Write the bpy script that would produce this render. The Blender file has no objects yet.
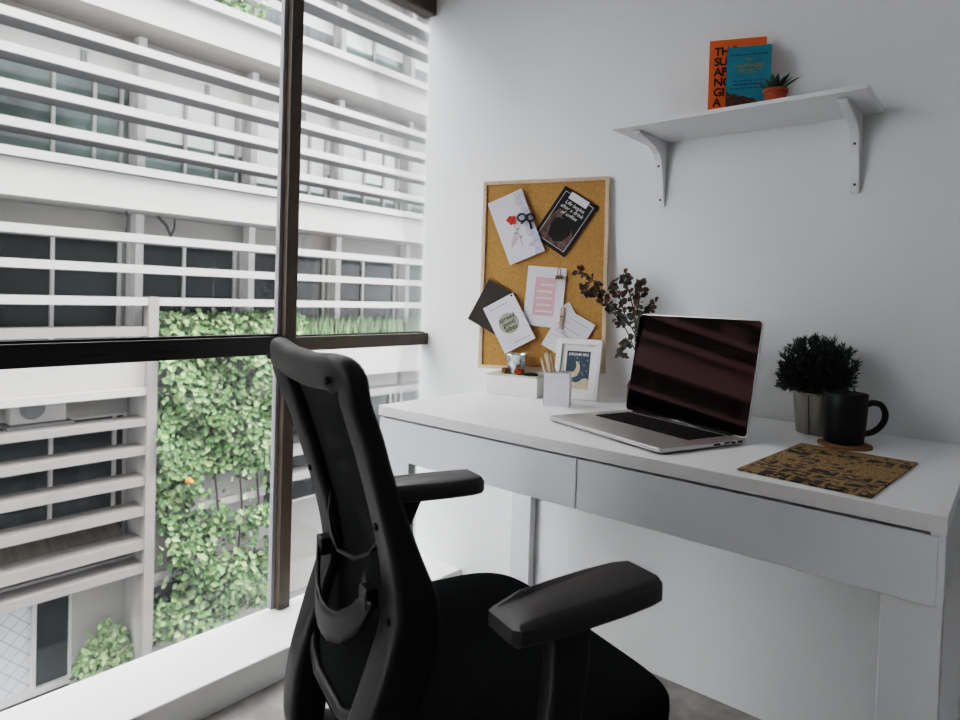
import bpy, bmesh, math, random
from mathutils import Vector, Matrix, Euler
random.seed(7)
R = math.radians
PI = math.pi
scene = bpy.context.scene
col = scene.collection

# ------------------------------------------------------------------ helpers
class MB:
    """collects shapes into one bmesh"""
    def __init__(self):
        self.bm = bmesh.new()

    def _add(self, verts, faces, M=None):
        vs = [self.bm.verts.new((M @ Vector(v)) if M else Vector(v)) for v in verts]
        for f in faces:
            try:
                self.bm.faces.new([vs[i] for i in f])
            except ValueError:
                pass
        return self

    def box(self, lo, hi, M=None):
        x0, y0, z0 = lo; x1, y1, z1 = hi
        v = [(x0, y0, z0), (x1, y0, z0), (x1, y1, z0), (x0, y1, z0),
             (x0, y0, z1), (x1, y0, z1), (x1, y1, z1), (x0, y1, z1)]
        f = [(0, 3, 2, 1), (4, 5, 6, 7), (0, 1, 5, 4), (1, 2, 6, 5), (2, 3, 7, 6), (3, 0, 4, 7)]
        return self._add(v, f, M)

    def cbox(self, c, s, M=None):
        return self.box([c[i] - s[i] / 2 for i in range(3)], [c[i] + s[i] / 2 for i in range(3)], M)

    def prism(self, poly, axis, a, b, M=None):
        """poly of 2D points extruded along axis from a to b"""
        n = len(poly)

        def P(p, t):
            if axis == 'x': return (t, p[0], p[1])
            if axis == 'y': return (p[0], t, p[1])
            return (p[0], p[1], t)
        v = [P(p, a) for p in poly] + [P(p, b) for p in poly]
        f = [tuple(range(n)), tuple(range(2 * n - 1, n - 1, -1))]
        f += [(i, i + n, (i + 1) % n + n, (i + 1) % n) for i in range(n)]
        return self._add(v, f, M)

    def lathe(self, prof, n=32, M=None, cap=False):
        v, f = [], []
        m = len(prof)
        for i in range(n):
            a = 2 * PI * i / n
            for r, z in prof:
                v.append((r * math.cos(a), r * math.sin(a), z))
        for i in range(n):
            j = (i + 1) % n
            for k in range(m - 1):
                f.append((i * m + k, j * m + k, j * m + k + 1, i * m + k + 1))
        if cap:
            f.append(tuple(i * m for i in range(n))[::-1])
            f.append(tuple(i * m + m - 1 for i in range(n)))
        return self._add(v, f, M)

    def tube(self, pts, r, n=8, M=None, closed=False):
        pts = [Vector(p) for p in pts]
        rr = r if isinstance(r, (list, tuple)) else [r] * len(pts)
        v, f = [], []
        prevN = None
        L = len(pts)
        for i, p in enumerate(pts):
            if closed:
                T = pts[(i + 1) % L] - pts[i - 1]
            else:
                T = pts[min(i + 1, L - 1)] - pts[max(i - 1, 0)]
            T.normalize()
            if prevN is None:
                N = T.orthogonal().normalized()
            else:
                N = (prevN - T * prevN.dot(T))
                N = N.normalized() if N.length > 1e-6 else T.orthogonal().normalized()
            prevN = N
            B = T.cross(N)
            for k in range(n):
                a = 2 * PI * k / n
                v.append(tuple(p + (N * math.cos(a) + B * math.sin(a)) * rr[i]))
        for i in range(L if closed else L - 1):
            j = (i + 1) % L
            for k in range(n):
                k2 = (k + 1) % n
                f.append((i * n + k, i * n + k2, j * n + k2, j * n + k))
        if not closed:
            f.append(tuple(range(n))[::-1]); f.append(tuple((L - 1) * n + k for k in range(n)))
        return self._add(v, f, M)

    def loft(self, rings, cap=True, M=None):
        n = len(rings[0]); v = [tuple(p) for r in rings for p in r]; f = []
        for i in range(len(rings) - 1):
            for k in range(n):
                k2 = (k + 1) % n
                f.append((i * n + k, i * n + k2, (i + 1) * n + k2, (i + 1) * n + k))
        if cap:
            f.append(tuple(range(n))[::-1]); f.append(tuple((len(rings) - 1) * n + k for k in range(n)))
        return self._add(v, f, M)

    def grid(self, fn, nu, nv, M=None):
        v = [fn(i / nu, j / nv) for j in range(nv + 1) for i in range(nu + 1)]
        f = [(j * (nu + 1) + i, j * (nu + 1) + i + 1, (j + 1) * (nu + 1) + i + 1, (j + 1) * (nu + 1) + i)
             for j in range(nv) for i in range(nu)]
        return self._add(v, f, M)

    def build(self, name, mat, parent=None, smooth=False, bevel=0, seg=2, fix=True, solid=0):
        bm = self.bm
        if fix:
            bmesh.ops.recalc_face_normals(bm, faces=bm.faces)
        me = bpy.data.meshes.new(name)
        bm.to_mesh(me); bm.free()
        o = bpy.data.objects.new(name, me)
        col.objects.link(o)
        if mat: me.materials.append(mat)
        if smooth is True:
            for p in me.polygons: p.use_smooth = True
        elif smooth:
            for p in me.polygons: p.use_smooth = True
            md = o.modifiers.new('split', 'EDGE_SPLIT'); md.split_angle = R(smooth)
        if solid:
            md = o.modifiers.new('solid', 'SOLIDIFY'); md.thickness = solid; md.offset = 0
        if bevel:
            md = o.modifiers.new('bevel', 'BEVEL'); md.width = bevel; md.segments = seg
            md.limit_method = 'ANGLE'; md.angle_limit = R(40)
        if parent: o.parent = parent
        return o

def thing(name, label, cat, loc=(0, 0, 0), rotz=0, group=None):
    o = bpy.data.objects.new(name, None); col.objects.link(o)
    o.empty_display_size = .05
    o.location = loc; o.rotation_euler = (0, 0, rotz)
    o['label'] = label; o['category'] = cat
    if group: o['group'] = group
    return o

def tag(o, label, cat, group=None):
    o['label'] = label; o['category'] = cat
    if group: o['group'] = group
    return o

def structure(o):
    o['kind'] = 'structure'; return o

def catmull(P, n=8):
    P = [Vector(p) for p in P]; out = []
    for i in range(len(P) - 1):
        p0, p1, p2, p3 = P[max(i - 1, 0)], P[i], P[i + 1], P[min(i + 2, len(P) - 1)]
        for k in range(n):
            t = k / n
            out.append(.5 * ((2 * p1) + (p2 - p0) * t + (2 * p0 - 5 * p1 + 4 * p2 - p3) * t * t + (3 * p1 - p0 - 3 * p2 + p3) * t ** 3))
    out.append(P[-1]); return out

def rrect(w, h, r, n=5):
    """rounded rectangle outline, centred"""
    pts = []
    for cx, cy, a0 in ((w / 2 - r, h / 2 - r, 0), (-w / 2 + r, h / 2 - r, 90), (-w / 2 + r, -h / 2 + r, 180), (w / 2 - r, -h / 2 + r, 270)):
        for k in range(n + 1):
            a = R(a0 + 90 * k / n); pts.append((cx + r * math.cos(a), cy + r * math.sin(a)))
    return pts

def text_mesh(body, size, name, mat, parent, M, align='CENTER', shear=0, extrude=.0004, bold=0, space=1.0, line=1.0):
    cu = bpy.data.curves.new('t', 'FONT'); cu.body = body; cu.size = size; cu.extrude = extrude
    cu.align_x = align; cu.align_y = 'CENTER'; cu.shear = shear; cu.offset = bold
    cu.space_character = space; cu.space_line = line; cu.resolution_u = 3
    t = bpy.data.objects.new('t', cu); col.objects.link(t)
    dg = bpy.context.evaluated_depsgraph_get(); dg.update()
    me = bpy.data.meshes.new_from_object(t.evaluated_get(dg))
    bpy.data.objects.remove(t)
    me.transform(M); me.name = name
    o = bpy.data.objects.new(name, me); col.objects.link(o)
    me.materials.clear(); me.materials.append(mat)
    o.parent = parent
    return o

def frameM(O, U, V, N):
    M = Matrix.Identity(4)
    for i in range(3):
        M[i][0] = U[i]; M[i][1] = V[i]; M[i][2] = N[i]; M[i][3] = O[i]
    return M

# ------------------------------------------------------------------ materials
def mat(name, c, rough=.5, metal=0, spec=.5, noise=0, nscale=20, bump=0, bscale=200, tint=None, alpha=1, sheen=0, stretch=None, coat=0):
    m = bpy.data.materials.new(name); m.use_nodes = True
    nt = m.node_tree; b = nt.nodes['Principled BSDF']
    b.inputs['Base Color'].default_value = (*c, 1); b.inputs['Roughness'].default_value = rough
    b.inputs['Metallic'].default_value = metal; b.inputs['Specular IOR Level'].default_value = spec
    if coat: b.inputs['Coat Weight'].default_value = coat
    if sheen: b.inputs['Sheen Weight'].default_value = sheen
    if tint: b.inputs['Specular Tint'].default_value = (*tint, 1)
    if noise or bump:
        tc = nt.nodes.new('ShaderNodeTexCoord'); mp = nt.nodes.new('ShaderNodeMapping')
        nt.links.new(tc.outputs['Object'], mp.inputs[0])
        if stretch: mp.inputs['Scale'].default_value = stretch
    if noise:
        n = nt.nodes.new('ShaderNodeTexNoise'); n.inputs['Scale'].default_value = nscale; n.inputs['Detail'].default_value = 6
        nt.links.new(mp.outputs[0], n.inputs['Vector'])
        r = nt.nodes.new('ShaderNodeValToRGB')
        r.color_ramp.elements[0].position = .3; r.color_ramp.elements[1].position = .7
        r.color_ramp.elements[0].color = (*[max(0, x * (1 - noise)) for x in c], 1)
        r.color_ramp.elements[1].color = (*[min(1, x * (1 + noise)) for x in c], 1)
        nt.links.new(n.outputs['Fac'], r.inputs[0]); nt.links.new(r.outputs[0], b.inputs['Base Color'])
    if bump:
        n2 = nt.nodes.new('ShaderNodeTexNoise'); n2.inputs['Scale'].default_value = bscale; n2.inputs['Detail'].default_value = 3
        nt.links.new(mp.outputs[0], n2.inputs['Vector'])
        bp = nt.nodes.new('ShaderNodeBump'); bp.inputs['Strength'].default_value = bump; bp.inputs['Distance'].default_value = .002
        nt.links.new(n2.outputs['Fac'], bp.inputs['Height']); nt.links.new(bp.outputs[0], b.inputs['Normal'])
    if alpha < 1:
        out = nt.nodes['Material Output']; tr = nt.nodes.new('ShaderNodeBsdfTransparent'); mx = nt.nodes.new('ShaderNodeMixShader')
        mx.inputs[0].default_value = alpha
        nt.links.new(tr.outputs[0], mx.inputs[1]); nt.links.new(b.outputs[0], mx.inputs[2]); nt.links.new(mx.outputs[0], out.inputs[0])
    return m

def glass_mat(name, tint=(1, 1, 1), refl=.5, veil=0.0):
    m = bpy.data.materials.new(name); m.use_nodes = True
    nt = m.node_tree; nt.nodes.remove(nt.nodes['Principled BSDF']); out = nt.nodes['Material Output']
    tr = nt.nodes.new('ShaderNodeBsdfTransparent'); tr.inputs[0].default_value = (*tint, 1)
    gl = nt.nodes.new('ShaderNodeBsdfGlossy'); gl.inputs['Roughness'].default_value = .01
    fr = nt.nodes.new('ShaderNodeFresnel'); fr.inputs[0].default_value = 1.45
    mul = nt.nodes.new('ShaderNodeMath'); mul.operation = 'MULTIPLY'; mul.inputs[1].default_value = refl
    mx = nt.nodes.new('ShaderNodeMixShader')
    nt.links.new(fr.outputs[0], mul.inputs[0]); nt.links.new(mul.outputs[0], mx.inputs[0])
    nt.links.new(tr.outputs[0], mx.inputs[1]); nt.links.new(gl.outputs[0], mx.inputs[2])
    last = mx
    if veil:
        df = nt.nodes.new('ShaderNodeBsdfTranslucent'); df.inputs[0].default_value = (.9, .92, .95, 1)
        m2 = nt.nodes.new('ShaderNodeMixShader'); m2.inputs[0].default_value = veil
        nt.links.new(mx.outputs[0], m2.inputs[1]); nt.links.new(df.outputs[0], m2.inputs[2]); last = m2
    nt.links.new(last.outputs[0], out.inputs[0])
    return m

M = {}
M['wall'] = mat('white_paint', (.82, .825, .83), .75, spec=.2, bump=.05, bscale=120)
M['room_dark'] = mat('grey_paint', (.62, .62, .63), .8, spec=.2)
M['outside'] = mat('outer_render', (.40, .40, .40), .8)
M['ceiling'] = mat('ceiling_paint', (.78, .78, .78), .9, spec=.1)
M['floor'] = mat('concrete', (.30, .285, .27), .75, noise=.4, nscale=9, bump=.3, bscale=60)
M['sill'] = mat('sill_paint', (.85, .855, .85), .45, spec=.3)
M['bronze'] = mat('bronze_anodised', (.092, .070, .054), .36, spec=.5, noise=.1, nscale=15)
M['bronze_dark'] = mat('black_frame', (.022, .02, .019), .35)
M['bead'] = mat('grey_gasket', (.33, .32, .33), .6)
M['rubber'] = mat('black_rubber', (.01, .01, .01), .6)
M['glass'] = glass_mat('window_glass', (1, 1, 1), .6, .006)
M['desk'] = mat('white_laminate', (.84, .84, .845), .38, spec=.35)
M['drawer'] = mat('white_foil', (.69, .695, .71), .42, spec=.35)
M['edge'] = mat('edge_band', (.70, .68, .67), .5, spec=.3)
M['gap'] = mat('dark_gap', (.06, .06, .06), .8)
M['chair'] = mat('chair_plastic', (.014, .0132, .0128), .45, spec=.35, bump=.15, bscale=700)
M['chairpad'] = mat('arm_pad_foam', (.040, .037, .037), .42, spec=.6, bump=.2, bscale=900)
M['fabric'] = mat('seat_fabric', (.008, .0095, .0105), .95, spec=.1, noise=.3, nscale=300, bump=.5, bscale=900)
M['mesh'] = mat('back_mesh', (.014, .015, .015), .85, spec=.06, alpha=.985, noise=.3, nscale=400)
M['hole'] = mat('screw_hole', (.003, .003, .003), .8)
M['steel'] = mat('brushed_steel', (.5, .5, .5), .35, 1)
M['alu'] = mat('laptop_aluminium', (.62, .61, .60), .36, .9, noise=.03, nscale=300)
M['key'] = mat('black_keys', (.004, .004, .0045), .55, spec=.25)
M['screen'] = mat('laptop_glass', (.002, .0015, .0015), .04, spec=.34, tint=(1, .50, .52))
M['bezel'] = mat('laptop_bezel', (.004, .004, .004), .15, spec=.5)
M['pot_metal'] = mat('galvanised_zinc', (.36, .345, .31), .33, 1, noise=.12, nscale=8, stretch=(8, 8, .6))
M['needle'] = mat('dark_foliage', (.062, .088, .066), .7, noise=.5, nscale=60)
M['soil'] = mat('soil', (.03, .022, .016), .95, noise=.4, nscale=80)
M['mug'] = mat('black_ceramic', (.006, .008, .010), .42, spec=.4)
M['cork'] = mat('cork', (.52, .285, .10), .9, noise=.16, nscale=160, bump=.3, bscale=300)
M['coaster'] = mat('cork_coaster', (.30, .17, .085), .9, noise=.3, nscale=250)
M['pine'] = mat('pine_wood', (.70, .54, .40), .55, noise=.1, nscale=14, stretch=(6, 6, 1))
M['paper'] = mat('white_paper', (.80, .79, .83), .8, spec=.15)
M['blackpaper'] = mat('black_card', (.018, .016, .016), .6)
M['greycard'] = mat('charcoal_card', (.075, .067, .062), .8, spec=.15)
M['pinkink'] = mat('pink_ink', (.75, .48, .52), .8)
M['ink'] = mat('black_ink', (.015, .015, .015), .8)
M['greyink'] = mat('grey_ink', (.42, .40, .42), .8)
M['palepink'] = mat('pale_pink_ink', (.80, .60, .62), .8)
M['white'] = mat('white_print', (.86, .85, .84), .8)
M['sage'] = mat('sage_ink', (.44, .45, .34), .8, noise=.08, nscale=80)
M['red'] = mat('red_ink', (.62, .06, .03), .8, noise=.3, nscale=120)
M['ribbon'] = mat('navy_ribbon', (.010, .012, .025), .35, spec=.6)
M['smoke'] = mat('brown_photo_print', (.14, .09, .085), .7, noise=.7, nscale=45)
M['brass'] = mat('brass_clip', (.30, .22, .13), .3, 1)
M['lace'] = mat('lilac_print', (.66, .65, .76), .8, noise=.2, nscale=110)
M['frame'] = mat('white_frame', (.82, .81, .79), .45)
M['mount'] = mat('mount_board', (.82, .79, .76), .85)
M['navy'] = mat('navy_print', (.055, .085, .115), .7)
M['cream'] = mat('cream_print', (.60, .53, .37), .8, noise=.12, nscale=80)
M['boxwhite'] = mat('white_card_box', (.82, .815, .80), .7)
M['boxlid'] = mat('pale_green_lid', (.55, .57, .50), .7, noise=.06, nscale=60)
M['tin'] = mat('silvered_glass', (.62, .68, .72), .12, .75, noise=.35, nscale=60)
M['driedorange'] = mat('dried_orange', (.42, .085, .015), .6, noise=.5, nscale=90)
M['driedbrown'] = mat('dried_brown', (.22, .09, .03), .7, noise=.5, nscale=90)
M['twig'] = mat('dark_twig', (.03, .02, .014), .8)
M['pencil'] = mat('pencil_wood', (.66, .52, .38), .55, noise=.1, nscale=30)
M['graphite'] = mat('graphite', (.03, .03, .03), .4)
M['leafdark'] = mat('dried_leaf', (.075, .073, .062), .6, noise=.6, nscale=25)
M['leafbrown'] = mat('brown_leaf', (.10, .05, .03), .6, noise=.5, nscale=30)
M['amber'] = mat('amber_bottle', (.10, .055, .03), .2, spec=.6)
M['shelf'] = mat('shelf_white', (.80, .805, .81), .45)
M['screw'] = mat('zinc_screw', (.10, .10, .10), .4, .8)
M['orange'] = mat('orange_cover', (.85, .17, .022), .5)
M['teal'] = mat('teal_cover', (.016, .25, .34), .5, noise=.12, nscale=30)
M['tealdark'] = mat('dark_teal_ink', (.008, .10, .15), .6)
M['gold'] = mat('gold_ink', (.35, .28, .12), .5)
M['pages'] = mat('book_pages', (.72, .66, .55), .9, noise=.1, nscale=200, stretch=(1, 1, 1))
M['skyline'] = mat('skyline_print', (.10, .045, .03), .8, noise=.7, nscale=120)
M['terracotta'] = mat('terracotta', (.40, .10, .04), .8, noise=.12, nscale=40)
M['succulent'] = mat('succulent_leaf', (.075, .135, .095), .5, noise=.3, nscale=40)
# outdoors
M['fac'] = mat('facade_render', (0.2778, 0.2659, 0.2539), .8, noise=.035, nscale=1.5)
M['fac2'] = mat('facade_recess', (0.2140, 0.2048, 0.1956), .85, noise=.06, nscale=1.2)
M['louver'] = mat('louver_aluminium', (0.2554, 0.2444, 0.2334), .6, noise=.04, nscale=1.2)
M['louver_low'] = mat('shaded_louver', (.155, .145, .137), .6, noise=.05, nscale=1.2)  # louver colour darkened to paint in the lane's shade low down, column too
M['soffit'] = mat('louver_shade', (.075, .075, .077), .7)  # dark tone painting the shade on the louver undersides
M['pier'] = mat('white_pier', (.46, .45, .435), .7)
M['wframe'] = mat('window_frame_white', (.40, .39, .375), .6)
M['pane'] = mat('pane_grey_green', (.13, .175, .16), .06, spec=.5, noise=.6, nscale=.7)
M['pane_dark'] = mat('pane_dark', (.010, .014, .014), .1, spec=.12, noise=.8, nscale=.9)
M['blind'] = mat('roller_blind', (.80, .80, .79), .8)
M['curtain'] = mat('grey_curtain', (0.18, 0.185, 0.19), .8, noise=.3, nscale=6, stretch=(1, 5, .1))
M['ground'] = mat('paving', (.11, .11, .115), .85, noise=.12, nscale=.8)
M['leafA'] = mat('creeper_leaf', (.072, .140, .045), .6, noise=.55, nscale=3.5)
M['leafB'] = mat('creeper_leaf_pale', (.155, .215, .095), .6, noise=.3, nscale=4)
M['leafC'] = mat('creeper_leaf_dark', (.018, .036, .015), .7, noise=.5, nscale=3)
M['grass'] = mat('planter_grass', (.08, .13, .055), .7, noise=.5, nscale=3)
M['awning'] = mat('corrugated_brown', (0.085, 0.07, 0.055), .8, noise=.3, nscale=2, stretch=(.3, 8, 1))
M['brick'] = mat('door_curtain', (.10, .07, .05), .8, noise=.6, nscale=3)
M['acdark'] = mat('fan_grille', (.06, .06, .06), .7)
M['flowerorange'] = mat('orange_flower', (.80, .20, .05), .7)
M['cable'] = mat('black_cable', (.02, .02, .02), .8)

def lattice_mat():
    m = mat('lattice_panel', (.45, .46, .47), .5)
    nt = m.node_tree; b = nt.nodes['Principled BSDF']
    tc = nt.nodes.new('ShaderNodeTexCoord'); sp = nt.nodes.new('ShaderNodeSeparateXYZ')
    nt.links.new(tc.outputs['Object'], sp.inputs[0])
    vals = []
    for op in ('ADD', 'SUBTRACT'):
        a = nt.nodes.new('ShaderNodeMath'); a.operation = op
        nt.links.new(sp.outputs['Y'], a.inputs[0]); nt.links.new(sp.outputs['Z'], a.inputs[1])
        w = nt.nodes.new('ShaderNodeMath'); w.operation = 'PINGPONG'; w.inputs[1].default_value = .14
        nt.links.new(a.outputs[0], w.inputs[0])
        l = nt.nodes.new('ShaderNodeMath'); l.operation = 'LESS_THAN'; l.inputs[1].default_value = .012
        nt.links.new(w.outputs[0], l.inputs[0]); vals.append(l)
    mx = nt.nodes.new('ShaderNodeMath'); mx.operation = 'MAXIMUM'
    nt.links.new(vals[0].outputs[0], mx.inputs[0]); nt.links.new(vals[1].outputs[0], mx.inputs[1])
    mc = nt.nodes.new('ShaderNodeMix'); mc.data_type = 'RGBA'
    mc.inputs[6].default_value = (.46, .47, .48, 1); mc.inputs[7].default_value = (.27, .27, .28, 1)
    nt.links.new(mx.outputs[0], mc.inputs[0]); nt.links.new(mc.outputs[2], b.inputs['Base Color'])
    return m
M['lattice'] = lattice_mat()

def gridpaper():
    m = mat('grid_paper', (.82, .81, .83), .7)
    nt = m.node_tree; b = nt.nodes['Principled BSDF']
    tc = nt.nodes.new('ShaderNodeTexCoord'); sp = nt.nodes.new('ShaderNodeSeparateXYZ')
    nt.links.new(tc.outputs['Object'], sp.inputs[0]); ls = []
    for ax in 'XYZ':
        w = nt.nodes.new('ShaderNodeMath'); w.operation = 'PINGPONG'; w.inputs[1].default_value = .00325
        nt.links.new(sp.outputs[ax], w.inputs[0])
        l = nt.nodes.new('ShaderNodeMath'); l.operation = 'LESS_THAN'; l.inputs[1].default_value = .0005
        nt.links.new(w.outputs[0], l.inputs[0]); ls.append(l)
    mx = nt.nodes.new('ShaderNodeMath'); mx.operation = 'MAXIMUM'
    nt.links.new(ls[0].outputs[0], mx.inputs[0]); nt.links.new(ls[2].outputs[0], mx.inputs[1])
    mc = nt.nodes.new('ShaderNodeMix'); mc.data_type = 'RGBA'
    mc.inputs[6].default_value = (.84, .83, .84, 1); mc.inputs[7].default_value = (.62, .58, .68, 1)
    nt.links.new(mx.outputs[0], mc.inputs[0]); nt.links.new(mc.outputs[2], b.inputs['Base Color'])
    return m
M['gridpaper'] = gridpaper()

def kraft():
    """brown kraft board printed with a patchwork of dark old advertisements"""
    m = mat('kraft_print', (.30, .19, .085), .8)
    nt = m.node_tree; b = nt.nodes['Principled BSDF']
    tc = nt.nodes.new('ShaderNodeTexCoord')
    br = nt.nodes.new('ShaderNodeTexBrick'); br.inputs['Scale'].default_value = 1
    br.inputs['Brick Width'].default_value = .048; br.inputs['Row Height'].default_value = .040
    br.inputs['Mortar Size'].default_value = .0030; br.inputs['Mortar Smooth'].default_value = 0
    br.inputs['Color1'].default_value = (0, 0, 0, 1); br.inputs['Color2'].default_value = (1, 1, 1, 1)
    br.inputs['Mortar'].default_value = (.5, .5, .5, 1); br.offset = .37
    nt.links.new(tc.outputs['Object'], br.inputs['Vector'])
    n = nt.nodes.new('ShaderNodeTexNoise'); n.inputs['Scale'].default_value = 75; n.inputs['Detail'].default_value = 2
    nt.links.new(tc.outputs['Object'], n.inputs['Vector'])
    ad = nt.nodes.new('ShaderNodeMath'); ad.operation = 'MULTIPLY_ADD'; ad.inputs[1].default_value = .22; 
    nt.links.new(br.outputs['Color'], ad.inputs[0]); nt.links.new(n.outputs['Fac'], ad.inputs[2])
    th = nt.nodes.new('ShaderNodeValToRGB'); th.color_ramp.elements[0].position = .58; th.color_ramp.elements[1].position = .66
    nt.links.new(ad.outputs[0], th.inputs[0])
    no = nt.nodes.new('ShaderNodeMath'); no.operation = 'SUBTRACT'; no.inputs[0].default_value = 1
    nt.links.new(br.outputs['Fac'], no.inputs[1])
    mu = nt.nodes.new('ShaderNodeMath'); mu.operation = 'MULTIPLY'
    nt.links.new(th.outputs[0], mu.inputs[0]); nt.links.new(no.outputs[0], mu.inputs[1])
    n3 = nt.nodes.new('ShaderNodeTexNoise'); n3.inputs['Scale'].default_value = 260
    nt.links.new(tc.outputs['Object'], n3.inputs['Vector'])
    r3 = nt.nodes.new('ShaderNodeValToRGB')
    r3.color_ramp.elements[0].color = (.15, .092, .042, 1); r3.color_ramp.elements[1].color = (.37, .245, .115, 1)
    r3.color_ramp.elements[0].position = .35; r3.color_ramp.elements[1].position = .6
    nt.links.new(n3.outputs['Fac'], r3.inputs[0])
    mc = nt.nodes.new('ShaderNodeMix'); mc.data_type = 'RGBA'; mc.inputs[7].default_value = (.030, .026, .022, 1)
    nt.links.new(mu.outputs[0], mc.inputs[0]); nt.links.new(r3.outputs[0], mc.inputs[6])
    nt.links.new(mc.outputs[2], b.inputs['Base Color'])
    return m
M['kraft'] = kraft()

# ------------------------------------------------------------------ camera
F_PX, PX, PY_ = 642.1082, 471.7706, 311.4389
YAW, PITCH, ROLL = 0.7063, -0.0217, 0.0303
CAM = Vector((0.6206, -1.6845, 1.0266))
cd = bpy.data.cameras.new('camera'); cam = bpy.data.objects.new('camera', cd); col.objects.link(cam)
fw = Vector((-math.sin(YAW) * math.cos(PITCH), math.cos(YAW) * math.cos(PITCH), math.sin(PITCH)))
rt = Vector((math.cos(YAW), math.sin(YAW), 0)); up = rt.cross(fw)
rt2 = math.cos(ROLL) * rt + math.sin(ROLL) * up; up2 = -math.sin(ROLL) * rt + math.cos(ROLL) * up
cam.matrix_world = frameM(CAM, rt2, up2, -fw)
cd.sensor_width = 36; cd.lens = F_PX / 960 * 36
cd.shift_x = (480 - PX) / 960; cd.shift_y = (PY_ - 360) / 960
cd.clip_start = .05; cd.clip_end = 200
cd.dof.use_dof = True; cd.dof.focus_distance = 1.45; cd.dof.aperture_fstop = 6.3
scene.camera = cam

# ------------------------------------------------------------------ room shell
XG, YF, XR, ZC = -1.053, -3.6, 2.3, 2.62
structure(MB().box((-.84, YF, -.12), (XR, .0, 0)).build('floor', M['floor']))
structure(MB().box((XG - .007, 0, -.12), (XR, .14, ZC)).build('wall_back', M['wall']))
structure(MB().box((-1.2, YF, ZC), (XR, .14, ZC + .1)).build('ceiling', M['ceiling']))
for b0, b1 in (((-1.1, -16, ZC + .1), (-1.07, 15, 11.5)), ((-1.1, -16, -6.6), (-1.07, 15, -.12)),
               ((-1.1, .16, -.12), (-1.07, 15, ZC + .1)), ((-1.1, -16, -.12), (-1.07, YF - .1, ZC + .1))):
    structure(MB().box(b0, b1).build('wall_outside', M['outside']))
structure(MB().box((XR, YF, -.12), (XR + .1, .14, ZC + .1)).build('wall_right', M['room_dark']))
structure(MB().box((-1.2, YF - .1, -.12), (XR + .1, YF, ZC + .1)).build('wall_front', M['room_dark']))
structure(MB().box((-1.08, YF, 2.11), (-1.03, 0, ZC)).build('wall_left', M['wall']))
structure(MB().box((XG - .008, YF, -.12), (-.829, 0, .0797)).build('trim_1', M['sill'], bevel=.004))   # low curb under the window

def window(name, y0, y1, zt0, zt1, left):
    w = bpy.data.objects.new(name, None); col.objects.link(w); structure(w); w.location = (XG, (y0 + y1) / 2, .08)
    inv = Matrix.Translation((-XG, -(y0 + y1) / 2, -.08))
    XF = -1.022
    if not left:
        MB().box((XG - .02, y0, .0797), (-1.019, y0 + .039, 2.042), inv).build('mullion', M['bronze'], w, bevel=.002)
    MB().box((XG - .01, y0 + (.039 if not left else 0), zt0), (XF, y1, zt1), inv).build('transom', M['bronze_dark'] if left else M['bronze'], w, bevel=.002)
    MB().box((XG - .02, y0, 2.042), (-1.024, y1, 2.11), inv).build('head_rail', M['bronze'], w, bevel=.008, seg=3)
    if left:
        m = MB()
        m.box((XG - .006, y1 - .012, .0797), (XG + .012, y1, zt0), inv); m.box((XG - .006, y1 - .012, zt1), (XG + .012, y1, 2.042), inv)
        m.build('glazing_bead', M['bead'], w)
        MB().box((XG - .003, y0, zt1), (XG + .02, y1 - .012, zt1 + .006), inv).build('gasket', M['rubber'], w)
        for yy in (-1.14, -.98):
            MB().box((XF, yy, .863), (XF + .006, yy + .07, .871), inv).build('latch', M['rubber'], w, bevel=.001)
    else:
        MB().box((XG - .003, y0 + .04, zt1), (XG + .01, y1, zt1 + .004), inv).build('gasket', M['rubber'], w)
    MB().box((XG - .006, y0, .0797), (XG, y1, zt0), inv).build('pane', M['glass'], w)
    MB().box((XG - .006, y0, zt1), (XG, y1, 2.042), inv).build('pane', M['glass'], w)
    return w
window('window_1', -.605, 0, .850, .892, False)
window('window_2', YF, -.6051, .843, .896, True)

# ------------------------------------------------------------------ desk
desk = thing('desk', 'white two-drawer desk against the white wall beside the window', 'desk', (-.02, -.305, 0))
DI = Matrix.Translation((.02, .305, 0))
MB().box((-.594, -.609, .7253), (.5575, -.001, .75), DI).build('desktop', M['desk'], desk, bevel=.0012)
MB().box((-.5935, -.6096, .7258), (.557, -.609, .7492), DI).build('edge_strip', M['edge'], desk)
MB().box((-.575, -.585, .632), (.538, -.006, .7253), DI).build('carcass', M['gap'], desk)
for x0, x1 in ((-.5915, -.0212), (-.0182, .548)):
    MB().box((x0, -.607, .6228), (x1, -.589, .7205), DI).build('drawer', M['drawer'], desk, bevel=.0008)
for x0, x1 in ((.5385, .5565), (-.593, -.576)):
    MB().box((x0, -.589 if x0 < 0 else -.6065, .6228), (x1, -.004, .7252), DI).build('side_panel', M['drawer'], desk, bevel=.0008)
for x0, x1 in ((.484, .556), (-.589, -.487)):
    MB().box((x0, -.604, 0), (x1, -.581, .6228), DI).build('leg', M['drawer'], desk, bevel=.001)
for x0, x1 in ((.484, .556), (-.594, -.522)):
    MB().box((x0, -.034, 0), (x1, -.004, .6228), DI).build('leg', M['drawer'], desk, bevel=.001)
MB().box((-.57, -.57, .6236), (.53, -.01, .6316), DI).build('drawer_bottom', M['drawer'], desk)

# ------------------------------------------------------------------ office chair
chair = thing('office_chair', 'black mesh-back office chair with armrests pulled up to the white desk', 'chair', (-.003, -.935, 0), R(-20))

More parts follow.
